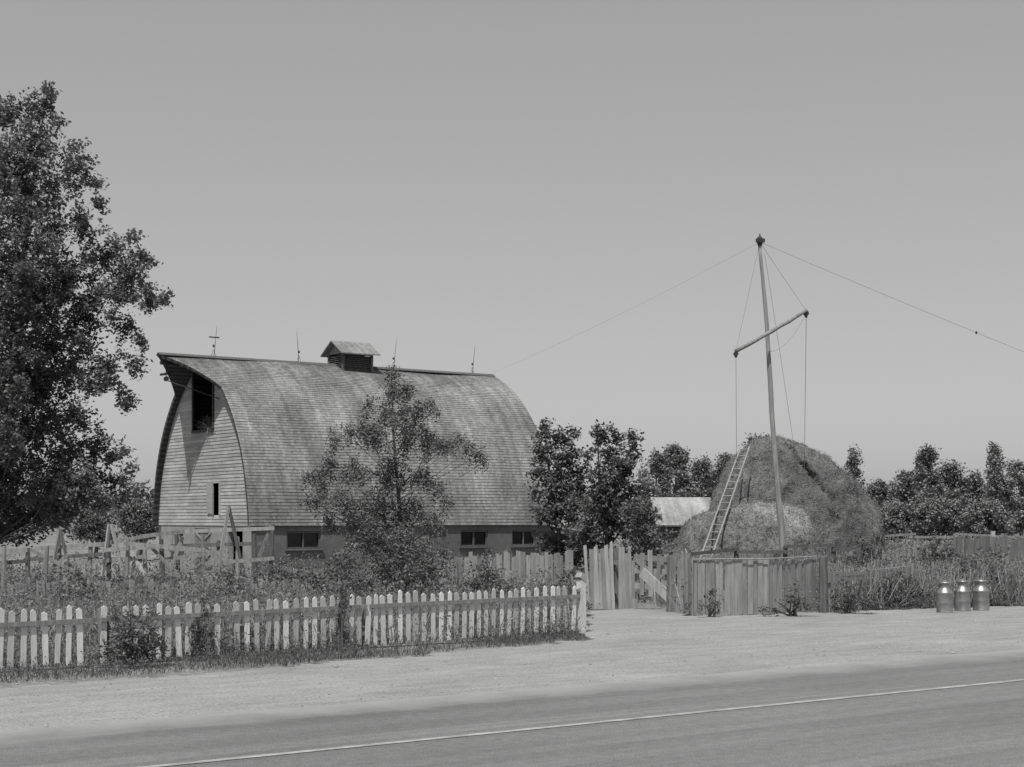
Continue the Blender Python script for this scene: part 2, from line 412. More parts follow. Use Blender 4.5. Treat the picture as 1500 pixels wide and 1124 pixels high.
# hay showing at the loft door sill
hb = MB()
for k in range(260):
    p = B(random.uniform(-.1, .9), random.uniform(-.9, .3), 5.45+random.random()**2*.45); d = Vector((random.gauss(0, 1), random.gauss(0, 1), random.gauss(0, .6))).normalized()
    hb.bar(p, p+d*random.uniform(.2, .45), .02, .01)
tag(hb.build('loft_hay', MHAYL, barn), kind='stuff')
ld = MB()
for s in (SD[0], SD[1]): ld.bar(B(-.045, s, SD[2]-.05), B(-.045, s, SD[3]+.05), .05, .08, up=V)
ld.bar(B(-.05, SD[0], SD[3]), B(-.05, SD[1], SD[3]), .05, .08)
ldo = ld.build('loft_door', MSID, barn)
lp = MB(); lp.bar(B(-.05, SD[1]+.28, SD[2]), B(-.05, SD[1]+.28, SD[3]), .5, .03, up=-U, sh=.95); lp.build('door_leaf', MSID, ldo)
# hay track under hood
ht = MB(); ht.bar(B(-1.85, 0, EZ+RH-.32), B(5, 0, EZ+RH-.32), .1, .14); hto = ht.build('hay_track', MDARK, barn)
pu = MB(); pu.tube([B(-1.6, 0, EZ+RH-.35), B(-1.6, 0, EZ+RH-.85)], [.02, .02], 6); pu.bar(B(-1.85, 0, EZ+RH-.8), B(-1.35, 0, EZ+RH-.7), .07, .09); pu.tube([B(-1.6, -.05, EZ+RH-.95), B(-1.6, .05, EZ+RH-.95)], [.1, .1], 10)
pu.build('pulley', MIRON, hto)
hr = MB(); hr.bar(B(-1.5, .0, 7.35), B(-.02, -1.6, 6.6), .04, .04); hr.build('hood_brace', MDARK, barn)
# foundation walls with openings
def wallgrid(org, d, L, z0, z1, th, ops, name, m, parent):
    xs = sorted({0, L}|{o[0] for o in ops}|{o[1] for o in ops}); zs = sorted({z0, z1}|{o[2] for o in ops}|{o[3] for o in ops})
    mb = MB(); nrm = Vector((d.y, -d.x, 0))
    for x0, x1 in zip(xs, xs[1:]):
        for a, b in zip(zs, zs[1:]):
            mx, mz = (x0+x1)/2, (a+b)/2
            if any(o[0] < mx < o[1] and o[2] < mz < o[3] for o in ops): continue
            p0 = org+d*x0-nrm*th/2+Z*((a+b)/2); p1 = org+d*x1-nrm*th/2+Z*((a+b)/2)
            mb.bar(p0, p1, th, b-a, sh=1)
    return mb.build(name, m, parent)
Aside = B(0, -W2, 0)
wins = [(1.35, 2.82, .68, 1.36), (4.9, 6.2, .68, 1.36), (9.33, 10.7, .68, 1.36), (11.93, 13.2, .68, 1.36)]
door = (7.8, 8.65, GB, 1.4)
wallgrid(Aside, U, LB, GB-.2, EZ-.02, .25, wins+[door], 'side_wall', MCONC, barn)
wallgrid(B(0, W2, 0)+U*LB, -U, LB, GB-.2, EZ-.02, .25, [], 'far_side_wall', MCONC, barn)
fops = [(W2-3.3, W2-2.1, .5, 1.3), (W2-.95, W2+.75, GB, 1.45), (W2+2.3, W2+3.7, GB, 1.4)]   # measured from the left corner
wallgrid(B(0, W2-.26, 0), -V, 2*W2-.52, GB-.2, EZ-.02, .25, [(a-.26, b-.26, c, d) for a, b, c, d in fops], 'front_wall', MCONL, barn)
wallgrid(B(LB, -W2+.26, 0), V, 2*W2-.52, GB-.2, EZ-.02, .25, [], 'rear_wall', MCONC, barn)
def window(org, d, o, frm=MDARK):
    nrm = Vector((d.y, -d.x, 0)); x0, x1, z0, z1 = o; off = nrm*-.08
    mb = MB(); q = lambda x, z: org+d*x+off+Z*z
    for x in (x0+.035, x1-.035, (x0+x1)/2): mb.bar(q(x, z0), q(x, z1), .07 if x != (x0+x1)/2 else .05, .06, up=nrm)
    for z in (z0+.035, z1-.035): mb.bar(q(x0+.07, z)+nrm*.002, q(x1-.07, z)+nrm*.002, .06, .066)
    w = mb.build('window', frm, barn)
    pn = MB(); e = -nrm*.05; pn.add([q(x0, z0)+e, q(x1, z0)+e, q(x1, z1)+e, q(x0, z1)+e], [(0, 1, 2, 3)]); pn.build('pane', MGLASS, w)
    sl = MB(); sl.bar(org+d*(x0-.08)+nrm*.04+Z*(z0-.03), org+d*(x1+.08)+nrm*.04+Z*(z0-.03), .14, .06); sl.build('sill', MCONC, w)
for o in wins: window(Aside, U, o, MWD)
window(B(0, W2, 0), -V, fops[0], MWL)
def plankdoor(org, d, o, m, cross, bm):
    nrm = Vector((d.y, -d.x, 0)); x0, x1, z0, z1 = o; q = lambda x, z, k=-.06: org+d*x+nrm*k+Z*z
    mb = MB(); n = 6
    for i in range(n):
        xa = x0+(x1-x0)*(i+.5)/n; mb.bar(q(xa, z0+.03), q(xa, z1-.02), (x1-x0)/n-.012, .04, up=nrm)
    dr = mb.build('door', m, barn)
    zm = (z0+z1)/2
    for z in (z1-.1, z0+.12, zm):
        b2 = MB(); b2.bar(q(x0+.02, z, -.02), q(x1-.02, z, -.02), .03, .11); b2.build('door_batten', bm, dr)
    if cross:
        for k, (a, b) in enumerate((((x0+.1, z0+.2), (x1-.1, zm-.06)), ((x1-.1, z0+.2), (x0+.1, zm-.06)), ((x0+.1, zm+.08), (x1-.1, z1-.16)), ((x1-.1, zm+.08), (x0+.1, z1-.16)))):
            b2 = MB(); b2.bar(q(*a, -.012+.006*(k % 2)), q(*b, -.012+.006*(k % 2)), .02, .09); b2.build('door_brace', bm, dr)
plankdoor(B(0, W2, 0), -V, fops[1], MW, True, MWG)
plankdoor(Aside, U, door, MWD, False, MWD)
# cupola
ct, cl, cw, cz0, cz1 = 6.75, .7, .62, EZ+RH-.75, 8.92
cu = MB()
for a in (-1, 1):
    for b in (-1, 1): cu.bar(B(ct+a*cl, b*cw, cz0), B(ct+a*cl, b*cw, cz1), .1, .1, up=V)
cu.bar(B(ct-cl, -cw, cz1-.04), B(ct+cl, -cw, cz1-.04), .09, .09); cu.bar(B(ct-cl, cw, cz1-.04), B(ct+cl, cw, cz1-.04), .09, .09)
cu.bar(B(ct-cl, 0, 8.25), B(ct+cl, 0, 8.25), 2*cw-.12, .1)
cup = cu.build('cupola', MWD, barn)
lv = MB()
for k in range(7):
    z = EZ+RH-.02+k*.085
    if z > cz1-.08: break
    for b in (-1, 1): lv.bar(B(ct-cl+.05, b*cw, z), B(ct+cl-.05, b*cw, z), .09, .02, up=(Z+V*b*.7).normalized(), sh=.9)
    for a in (-1, 1): lv.bar(B(ct+a*cl, -cw+.05, z), B(ct+a*cl, cw-.05, z), .09, .02, up=(Z+U*a*.7).normalized(), sh=.9)
lv.build('louvre', MWD, cup)
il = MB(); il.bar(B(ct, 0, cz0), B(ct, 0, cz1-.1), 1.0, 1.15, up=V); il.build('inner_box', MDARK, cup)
vs = []; fs = []; uv = []
for side in (1, -1):
    for th in (0, .05):
        b = len(vs)
        for (s, z) in ((0, 9.42), (.95, 8.84)):
            for t in (ct-.95, ct+.95): vs.append(tuple(B(t, side*s, z+th))); uv.append((t, s*1.2))
        fs.append((b, b+1, b+3, b+2))
    b = len(vs)
    fs += [(b-2, b-1, b-5, b-6), (b-4, b-2, b-6, b-8), (b-3, b-1, b-5, b-7)]
npmesh('cupola_roof', np.array(vs), fs, MROOF, cup, [1.0]*len(fs), np.array(uv))
ge = MB()
for t in (ct-cl-.02, ct+cl+.02): ge.add([B(t, -cw-.1, cz1-.02), B(t, cw+.1, cz1-.02), B(t, 0, 9.38)], [(0, 1, 2)], .9)
ge.build('cupola_gable', MW, cup)
for k, t in enumerate((.43, 4.29, 8.9, 13.05)):
    lr = MB(); z = EZ+RH; tip = B(t+(.15 if k != 1 else -.1), 0, z+1.35)
    lr.tube([B(t, 0, z-.05), tip], [.015, .006], 6); lr.tube([B(t, 0, z+.5)+Z*-.06, B(t, 0, z+.5), B(t, 0, z+.5)+Z*.06], [.015, .05, .015], 8)
    for a in (-1, 1): lr.tube([B(t, 0, z+.35), B(t+a*.18, a*.1, z+.02)], [.008, .008], 5)
    if k == 0: lr.bar(B(t-.2, 0, z+.85), B(t+.25, 0, z+.85), .02, .05)
    lr.build('lightning_rod', MIRON, barn)

# small lean-to shed at the barn's far end, and pale roofed shed near the hay
def shed(name, label, x0, x1, D, yt, yb, deep, roofm, wallm):
    p0 = gP(x0, D); p1 = gP(x1, D); d = (p1-p0).normalized(); nb = Vector((-d.y, d.x, 0))
    ze = CZ-(yb-HY)/F*D; zr = CZ-(yt-HY)/F*D
    r = thing(name, label, 'shed', (p0+p1)/2)
    w = MB()
    def bd(a, b, za, zb):
        n = max(2, int((b-a).length/.22)); dd = (b-a).normalized()
        for i in range(n):
            k = (i+.5)/n; p = a.lerp(b, k); w.board(Vector((p.x, p.y, p0.z)), Vector((p.x, p.y, za+(zb-za)*k)), dd, (b-a).length/n-.01, .03)
    q0, q1 = p0+nb*deep, p1+nb*deep
    bd(p0, p1, ze, ze); bd(q0, q1, zr-.1, zr-.1); bd(p0+nb*.03, q0-nb*.03, ze, zr-.12); bd(p1+nb*.03, q1-nb*.03, ze, zr-.12)
    w.build('wall', wallm, r)
    vs = []; uv = []; sl = math.hypot(deep, zr-ze)
    e0 = p0-d*.25-nb*.3; e1 = p1+d*.25-nb*.3; f0 = q0-d*.25+nb*.2; f1 = q1+d*.25+nb*.2; dz = (zr-ze)/deep
    top = [(e0, ze-.3*dz+.02, 0, 0), (e1, ze-.3*dz+.02, (e1-e0).length, 0), (f1, zr+.2*dz+.02, (e1-e0).length, sl), (f0, zr+.2*dz+.02, 0, sl)]
    for th in (0.07, 0): 
        for p, z, a, b in top: vs.append((p.x, p.y, z+th)); uv.append((a, b))
    npmesh('roof', np.array(vs), [(0, 1, 2, 3), (7, 6, 5, 4), (0, 4, 5, 1), (1, 5, 6, 2), (2, 6, 7, 3), (3, 7, 4, 0)], roofm, r, [1]*6, np.array(uv))
shed('lean_to_shed', 'small plank lean-to shed against far right end of the barn', 808, 832, 68, 760, 779, 1.4, MSHED, MWD)
shed('storage_shed', 'low shed with pale shingled roof left of the haystacks', 968, 1045, 70, 733, 768, 2.6, MSHED, MWD)

# ------------------------------------------------------------------ haystacks
def haystack(name, label, outline, D, depth, m, seed, crease=False, flat=.75, lit_top=0, zp=.72, disp=1.0):
    xs = [o[0] for o in outline]; X0, X1 = xs[0], xs[-1]; nx, nj = 150, 90; vs = []; fs = []
    b = gP((X0+X1)/2, D); g = b.z-.1
    def hz(x):
        for (a, ya), (c, yc) in zip(outline, outline[1:]):
            if a <= x <= c: return CZ-((ya+(yc-ya)*(x-a)/(c-a))-HY)/F*D
        return g
    for i in range(nx+1):
        x = X0+(X1-X0)*i/nx; X = (x-CX)/F*D
        h = sum(hz(min(X1, max(X0, x+o))) for o in (-6, -3, 0, 3, 6))/5-g; k = 2*i/nx-1; w = depth*(1-abs(k)**3.2)**.5+.02
        for j in range(nj+1):
            ph = math.pi*j/nj; c_, s_ = math.cos(ph), math.sin(ph)
            yy = -w*math.copysign(abs(c_)**flat, c_); zz = h*max(s_, 0)**zp
            y_img = HY-(g+zz-CZ)*F/D
            if crease and yy < .3:
                xl = 1143+(y_img-648)*.5+.0022*(y_img-648)**2+5*mn.noise(Vector((y_img*.04, 0, 1)))
                sgn = 1/(1+math.exp(-(x-xl)/1.5)); fade = min(1, max(0, (762-y_img)/70)); ff = fade*min(1, (.3-yy)/.5)
                yy -= .28*sgn*math.exp(-max(0, x-xl)/40)*ff; rg = math.exp(-((x-xl+3)/3.2)**2); yy += .27*rg*ff
            p = Vector((X, D+yy, g+zz)); d = (mn.noise_vector(p*.9+Vector((seed, 0, 0)))*.2+mn.noise_vector(p*2.6+Vector((seed, 5, 0)))*.11+mn.noise_vector(Vector((p.x*7, p.y*7, p.z*12)))*.045)*disp
            if zz < .05: d.z = 0
            vs.append(tuple(p+d))
    for i in range(nx):
        for j in range(nj): fs.append((i*(nj+1)+j, (i+1)*(nj+1)+j, (i+1)*(nj+1)+j+1, i*(nj+1)+j+1))
    root = thing(name, label, 'haystack', b)
    vs = np.array(vs); fs = np.array(fs)
    fc = vs[fs]; ctr = fc.mean(1); nrm = unit(np.cross(fc[:, 2]-fc[:, 0], fc[:, 3]-fc[:, 1])); nrm *= np.sign(((ctr-np.array([b.x, D, g]))*nrm).sum(1, keepdims=True))
    sh_ = rng.uniform(.82, 1.15, len(fs))
    if lit_top:      # sunlight on the upper slope, put into the face tone
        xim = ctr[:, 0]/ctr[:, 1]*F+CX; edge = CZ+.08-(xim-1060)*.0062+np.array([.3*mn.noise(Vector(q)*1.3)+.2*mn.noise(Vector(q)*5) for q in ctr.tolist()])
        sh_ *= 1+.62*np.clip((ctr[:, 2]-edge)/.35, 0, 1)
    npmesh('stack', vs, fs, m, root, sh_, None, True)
    Q = 22000 if not lit_top else 15000
    idx = rng.integers(0, len(fs), Q); c = ctr[idx]+rng.normal(size=(Q, 3))*.04+nrm[idx]*.015
    a = unit(rng.normal(size=(Q, 3))*np.array([1, 1, .6])-np.array([0, 0, .9])+nrm[idx]*.12)*rng.uniform(.05, .16, Q)[:, None]
    bb = unit(np.cross(a, rng.normal(size=(Q, 3))))*.0085
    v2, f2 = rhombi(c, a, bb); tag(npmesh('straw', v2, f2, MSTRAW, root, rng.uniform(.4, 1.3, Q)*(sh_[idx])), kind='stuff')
    return root
haystack('haystack', 'big rounded haystack with a slanting crease down its front', [(1020, 860), (1032, 792), (1045, 733), (1066, 690), (1088, 658), (1104, 648), (1140, 642), (1164, 647), (1190, 659), (1218, 680), (1248, 708), (1274, 735), (1286, 758), (1290, 788), (1294, 860)], 63, 3.4, MHAY, 3, True, flat=.85, zp=.8)
haystack('hay_pile', 'low pale-topped hay pile in front of the big haystack', [(974, 880), (990, 815), (999, 776), (1016, 758), (1050, 746), (1095, 739), (1135, 738), (1165, 746), (1186, 760), (1198, 800), (1210, 880)], 57.4, 2.3, MHAYL, 9, flat=.92, lit_top=1, zp=.85, disp=.75)

# ladder
def ladder():
    b0 = P(1020, 856, 52.3); t0 = P(1091, 655, 60.2); side = Vector((1, -.1, 0)).normalized()*.2
    r = thing('ladder', 'long weathered ladder leaning up the left side of the haystack', 'ladder', b0)
    for s in (-1, 1):
        m = MB(); m.bar(b0+side*s, t0+side*s*.85, .045, .06, up=-Vector((0, 1, 0)), sh=1); m.build('side_rail', MWG, r)
    n = 19
    for i in range(n):
        k = (i+.6)/n; c = b0.lerp(t0, k); m = MB(); m.tube([c-side*(1-.15*k)*1.05, c+side*(1-.15*k)*1.05], [.026, .026], 6, sh=random.uniform(.8, 1.1)); m.build('rung', MWG, r)
ladder()

# hay derrick
def derrick():
    D = 50; base = gP(1149.5, D); top = P(1113, 348, D)
    r = thing('hay_derrick', 'tall leaning pole hay derrick with slanted boom and guy wires', 'hay derrick', base)
    pts = [base.lerp(top, i/16)+Vector((.018*math.sin(i*.68)+random.uniform(-.009, .009), 0, 0)) for i in range(17)]
    m = MB(); m.tube(pts, [(.112-.058*i/16)*random.uniform(.92, 1.08) for i in range(17)], 10); mast = m.build('mast', MPOLE, r, True)
    m = MB(); m.tube([top-Z*.28, top-Z*.1, top+Z*.02], [.07, .12, .07], 8); m.bar(top-Z*.12+Vector((-.15, -.1, 0)), top-Z*.12+Vector((.15, -.1, 0)), .08, .12); m.tube([top, top+Z*.12], [.03, .02], 6); m.build('mast_cap', MIRON, mast)
    bl = P(1078, 514, 48.7); br = P(1181, 455, 50.6); m = MB()
    m.tube([bl.lerp(br, i/8)-Z*.03*math.sin(math.pi*i/8)+Z*random.uniform(-.01, .01) for i in range(9)], [.068*random.uniform(.9, 1.1) for i in range(9)], 8); bo = m.build('boom', MW, r, True)
    m = MB(); m.tube([br-Z*.1+Vector((0, -.04, 0)), br-Z*.1+Vector((0, .06, 0))], [.09, .09], 10); m.bar(br, br-Z*.24, .05, .08); m.build('pulley', MIRON, bo)
    m = MB(); m.tube([bl-Z*.1+Vector((0, -.04, 0)), bl-Z*.1+Vector((0, .06, 0))], [.08, .08], 10); m.bar(bl, bl-Z*.22, .05, .08); m.build('pulley', MIRON, bo)
    def rope(nm, a, b, sag, rad, mt):
        q = MB(); pp = arc(a, b, sag); q.tube(pp, [rad]*len(pp), 5, cap=False); return q.build(nm, mt, r)
    tp = top-Z*.15
    rope('guy_wire', tp, B(LB, 0, EZ+RH+.05), .16, .003, MWIRE)
    ge_ = P(2480, 880, 50); gw_ = rope('guy_wire', tp, ge_, .35, .007, MWIRE)
    kf = .232; q = MB(); c = tp.lerp(ge_, kf)-Z*.35*4*kf*(1-kf); q.lathe(c-Z*.05, [(.01, 0), (.035, .02), (.035, .08), (.01, .1)], 8); q.build('insulator', MIRON, gw_)
    rope('rope', tp, bl, 0.02, .006, MROPE); rope('rope', tp, br, .02, .006, MROPE)
    rope('rope', bl-Z*.2, P(1079, 690, 50), 0, .007, MROPE)
    rope('rope', br-Z*.2, P(1178, 700, 52), 0, .009, MROPE)
    rope('rope', P(1120, 372, 49.9), P(1168, 690, 52), -.1, .006, MROPE)
    rope('rope', P(1128, 515, 49.8), br-Z*.1, .3, .005, MROPE)
derrick()

# ------------------------------------------------------------------ fences
def picket_fence():
    L_ = Vector((-6.07, 18.8, 0)); R_ = Vector((1.12, 24.6, 0)); d = (R_-L_).normalized(); n = Vector((d.y, -d.x, 0))
    S = L_-d*1.0; Lt = (R_-S).length
    r = thing('picket_fence', 'whitewashed picket fence along the gravel roadside', 'fence', (S+R_)/2)
    x = .02; hgt = lambda s: .735+.05*s/Lt+.014*math.sin(s*1.3)
    miss = [(3.68, 3.82), (2.1, 2.3)]
    while x < Lt-.1:
        if not any(a < x < b for a, b in miss) and random.random() > .02:
            m = MB(); b = S+d*x; tilt = d*random.gauss(0, .018); h = hgt(x)+random.gauss(0, .02)
            m.board(b+Z*random.uniform(.01, .05), b+tilt+Z*h, d, .072+random.uniform(-.01, .008), .02, random.uniform(.02, .035), sh=random.uniform(.6, 1.08)); m.build('picket', MWHITE, r)
        x += .151+random.gauss(0, .011)
    for a, b in ((0, 2.2), (2.2, 6.05), (6.1, Lt)):
        for z, o in ((.77, .53), (.3, .2)):
            m = MB(); o_ = n*(.03 if o > .4 else -.034); p = S+d*a+o_+Z*(hgt(a)*.77 if o > .4 else .2); q = S+d*b+o_+Z*(hgt(b)*.77 if o > .4 else .2)
            m.bar(p, q, .03, .055, sh=.95); m.build('rail', MW, r)
    for a in (2.05, 4.1, 6.1, 8.2):
        m = MB(); m.bar(S+d*a-n*.1, S+d*a-n*.1+Z*.72, .1, .1, up=d); m.build('post', MW, r)
    m = MB(); e = S+d*(Lt+.02); m.bar(e, e+Z*.88, .12, .11, up=d, sh=.8); ep = m.build('end_post', MWHITE, r)
    m = MB(); m.bar(e+Z*.885-d*.03, e+Z*.96+d*.02, .14, .13, up=d, sh=.8); m.bar(e+Z*.7-d*.12-n*.03, e+Z*.76+d*.1-n*.03, .15, .05, sh=.7); m.build('post_block', MWL, ep)
picket_fence()
def board_fence(name, label, pts, ztop, bw, jit, tilt, m, rm=MW, gap=.0, group=None, cat='fence'):
    """pts: list of (px, D) ground points along the fence; ztop heights above ground at each."""
    Gs = [gP(x, D) for x, D in pts]; c = Gs[len(Gs)//2]
    r = thing(name, label, cat, c, group); pan = MB()
    for i, (a, b) in enumerate(zip(Gs, Gs[1:])):
        L = (b-a).length; d = (b-a).normalized(); n = Vector((d.y, -d.x, 0)); k = 0
        while k < L:
            w_ = bw*random.uniform(.7, 1.25)
            if random.random() > gap:
                h = ztop[i]+(ztop[i+1]-ztop[i])*k/L+random.gauss(0, jit); p = a+d*(k+w_/2); p.z = gz(p.x, p.y)
                pan.board(p+n*random.uniform(0, .03), p+Z*h+d*random.gauss(tilt, .03)+n*random.uniform(-.03, .04), d, w_-.008, .022, 0, random.uniform(.62, 1.15), random.gauss(0, .015))
            k += w_*1.02
        for hz in (.3, .78):
            q = MB(); q.bar(a-n*.06+Z*hz*ztop[i], b-n*.06+Z*hz*ztop[i+1], .05, .09); q.build('rail', rm, r)
        ppos = [a+d*s for s in np.arange(.1, L, 2.4)]
        for p in ppos:
            q = MB(); z = gz(p.x, p.y); q.bar(Vector((p.x, p.y, z))-n*.15, Vector((p.x, p.y, z+ztop[i]*1.02))-n*.15, .11, .11, up=d); q.build('post', rm, r)
    pan.build('board_panel', m, r)
    return r
board_fence('low_board_fence', 'low dark slat fence in the weeds below the timber corral', [(-60, 35), (200, 36), (445, 37)], [.8, .76, .72], .12, .06, 0, MW, MWD)
board_fence('board_fence', 'grey weathered vertical board fence behind the middle tree', [(540, 39), (690, 40), (838, 41)], [1.2, 1.25, 1.3], .14, .06, 0, MWG)
board_fence('leaning_board_fence', 'ragged pale boards leaning beside the open farm gateway', [(862, 35), (890, 34.5), (934, 33.6)], [1.36, 1.36, 1.3], .11, .1, -.1, MWL, MW, .08)
board_fence('short_board_fence', 'short run of grey boards left of the wide board gate', [(978, 31), (1013, 29.8)], [1.2, 1.14], .11, .07, .02, MWG)
board_fence('tilted_plank_fence', 'pale slanting plank fence at far right beyond the weeds', [(1392, 52), (1440, 49), (1540, 45)], [1.65, 1.6, 1.5], .22, .06, .28, MWG, MW, .1)
def gate():
    ends = [gP(1014, 29.4), gP(1060, 29.0), gP(1125, 29.3), gP(1195, 30.4)]
    r = thing('board_gate', 'wide closed gate of rough grey vertical boards with thin top rail', 'gate', ends[1])
    m = MB(); k = 0; tot = 0
    for a, b in zip(ends, ends[1:]):
        d = (b-a).normalized(); n = Vector((d.y, -d.x, 0)); L = (b-a).length; k = .01
        while k < L-.03:
            w = min(random.uniform(.07, .15), L-k); p = a+d*(k+w/2)
            m.board(p+Z*random.uniform(.0, .06)+n*random.uniform(-.01, .01), p+Z*(1.07+.03*math.sin((tot+k)*1.3)+random.gauss(0, .025))+d*random.gauss(0, .012)+n*random.uniform(-.02, .03), d, w-.008, .022, 0, random.uniform(.68, 1.08), random.gauss(0, .012)); k += w
        tot += L
        for z in (.25, .85):
            q = MB(); q.bar(a-n*.045+Z*z, b-n*.045+Z*z, .03, .1); q.build('rail', MW, r)
    m.build('board_panel', MWG, r)
    f = Vector((0, -.06, 0))
    m = MB(); m.tube([e+Z*h+f for e, h in zip(ends, (1.1, 1.11, 1.1, 1.12))], [.013]*4, 8); m.build('top_rail', MWG, r)
    for p in (ends[0], ends[2]):
        m = MB(); m.tube([p+f, p+f+Z*1.14], [.018, .018], 8); m.build('upright', MW, r)
gate()
def post(name, label, x, D, h, rad, m, lean=0):
    p = gP(x, D); q = MB(); q.tube([p-Z*.05, p+Z*h*.5+Vector((lean*.5, 0, 0)), p+Z*h+Vector((lean, 0, 0))], [rad*1.1, rad, rad*.92], 9); o = q.build(name, m, None); tag(o, label, 'post'); return o
post('gate_post', 'stout dark round post at right end of the board gate', 1206, 29.8, 1.12, .09, MWD)
post('fence_post', 'lone pale post standing at far right beyond the weeds', 1453, 60, 1.75, .1, MWL, .05)
def rail_fence(name, label, pts, hs, rails, rr, m, up=0):
    Gs = [gP(x, D) for x, D in pts]; r = thing(name, label, 'fence', Gs[len(Gs)//2])
    for g, h in zip(Gs, hs):
        q = MB(); q.tube([g, g+Z*(h+.12)+Vector((random.gauss(0, .04), 0, 0))], [.08, .07], 8); q.build('post', m, r)
    for a, b, h0, h1 in zip(Gs, Gs[1:], hs, hs[1:]):
        for k in rails:
            q = MB(); q.bar(a+Z*h0*k-(b-a)*.02+Vector((0, -.09, random.gauss(0, .06))), b+Z*h1*k+(b-a)*.02+Vector((0, -.09, random.gauss(0, .06))), .05, rr); q.build('rail', m, r)
rail_fence('rail_fence', 'dark horizontal rail fence running in front of the haystacks', [(950, 43), (1010, 43), (1080, 43.5), (1150, 44), (1220, 44.5), (1290, 45)], [1.28, 1.24, 1.26, 1.3, 1.36, 1.36], (1.0, .72), .1, MWD)
rail_fence('rail_fence', 'two weathered planks running right from the dark gate post', [(1212, 30), (1262, 31.2), (1330, 33)], [.8, .75, .8], (.95, .8), .11, MW)
rail_fence('rail_fence', 'distant low rail fence between the haystack and right edge', [(1285, 66), (1340, 66), (1400, 67), (1470, 68), (1540, 68)], [1.5, 1.45, 1.45, 1.45, 1.45], (1.0,), .1, MW)
# broken gate and the plank propped on it
def broken_gate():
    D = 33; r = thing('broken_gate', 'broken plank gate with diagonal brace standing in the gateway', 'gate', gP(953, D))
    segs = [('upright', (932, 812), (929, 878), .1), ('upright', (976, 812), (979, 880), .1), ('rail', (930, 816), (978, 820), .12), ('rail', (929, 836), (978, 838), .12), ('rail', (929, 858), (980, 862), .12), ('brace', (932, 820), (977, 860), .1), ('slat', (941, 810), (940, 872), .09), ('slat', (952, 806), (953, 874), .1), ('slat', (965, 812), (964, 870), .08)]
    for i, (nm, a, b, w) in enumerate(segs):
        m = MB(); m.bar(P(*a, D-.03*i), P(*b, D-.03*i), .028, w, up=Vector((0, 0, 1)) if nm in ('rail', 'brace') else Vector((1, 0, 0)), sh=random.uniform(.7, 1.1)); m.build(nm, MWG, r)
broken_gate()
q = MB(); q.bar(P(940, 838, 32.2), Vector((P(995, 884, 31.5).x, 31.5, gz(3.5, 31.5)+.1)), .035, .22, sh=.95)
tag(q.build('plank', MWL, None), 'pale plank propped at a slant against the broken gate', 'plank')
# corral
def corral():
    D = 48; r = thing('corral_fence', 'weathered timber corral of crooked rails, posts and braces before the barn', 'fence', gP(220, D))
    pick = lambda: random.choices((MWD, MW, MWG), (.3, .5, .2))[0]
    posts = [(40, 803, 46), (88, 776, 47), (160, 765, 47.5), (213, 786, 48), (262, 780, 48.5), (322, 792, 49), (396, 768, 49.5), (348, 786, 49), (130, 797, 47), (240, 790, 47.2), (300, 784, 48.2), (375, 782, 48.4), (65, 800, 45.5), (5, 800, 45.6), (-30, 803, 45.2), (185, 790, 46.7)]
    for x, y, d in posts:
        g = gP(x, d); t = P(x+random.uniform(-4, 4), y, d); m = MB(); m.tube([g, t], [.085, .065], 7, sh=random.uniform(.8, 1.2)); m.build('post', pick(), r)
    rails = [((30, 806), (148, 797), 47), ((140, 799), (228, 783), 47.6), ((205, 786), (270, 779), 48), ((262, 779), (402, 774), 49), ((35, 820), (150, 812), 47), ((60, 832), (215, 815), 47.5), ((250, 800), (395, 796), 49), ((-40, 812), (40, 806), 46), ((-40, 828), (40, 822), 46), ((150, 806), (250, 800), 47.1), ((225, 822), (330, 808), 47.3), ((300, 826), (402, 818), 48.1), ((180, 796), (300, 806), 46.6)]
    for a, b, d in rails:
        m = MB(); m.bar(P(*a, d-.12), P(*b, d-.08), .05, .12); m.build('rail', pick(), r)
    br = [((88, 776), (76, 840), 46.8), ((88, 776), (103, 838), 46.8), ((160, 768), (150, 845), 47.3), ((163, 768), (180, 840), 47.2), ((182, 793), (212, 842), 47.4), ((205, 800), (190, 845), 47.8), ((268, 786), (246, 842), 48.2), ((335, 742), (318, 845), 48.6), ((335, 742), (358, 845), 48.7), ((397, 770), (372, 838), 49.2), ((45, 805), (110, 838), 46.5), ((100, 812), (60, 845), 46.6), ((220, 800), (262, 845), 46.9), ((330, 800), (300, 845), 47.9)]
    for i, (a, b, d) in enumerate(br):
        m = MB(); m.bar(P(*a, d-.02*i), P(*b, d-.25-.02*i), .055, .1); m.build('brace', MWL if a[0] == 182 else pick(), r)
corral()
p = MB(); p.tube([gP(937, 110), P(937, 690, 110)], [.14, .1], 8); tag(p.build('utility_pole', MWD, None), 'thin distant pole showing between trees right of the barn', 'pole')
# ------------------------------------------------------------------ milk cans
def milk_can(x, D, label):
    c = gP(x, D)
    r = thing('milk_can', label, 'milk can', c, 'milk cans waiting at the roadside')
    m = MB(); m.lathe(c, [(.155, 0), (.165, .01), (.165, .03), (.16, .04), (.163, .2), (.166, .21), (.163, .22), (.162, .38), (.168, .39), (.168, .41), (.155, .43), (.115, .49), (.1, .51), (.098, .57), (.11, .585)], 28); m.build('body', MTIN, r, True)
    m = MB(); m.lathe(c, [(.095, .575), (.125, .59), (.132, .605), (.128, .62), (.09, .628), (.04, .64), (.03, .655), (.01, .66)], 24); m.build('lid', MTIN, r, True)
    for s in (-1, 1):
        m = MB(); m.tube([c+Vector((s*.11, 0, .5)), c+Vector((s*.17, 0, .52)), c+Vector((s*.19, 0, .47)), c+Vector((s*.16, 0, .41))], [.01]*4, 6); m.build('handle', MTIN, r, True)
    return r
can = milk_can(1384, 29.7, 'leftmost of three tin milk cans, standing slightly nearer the road')
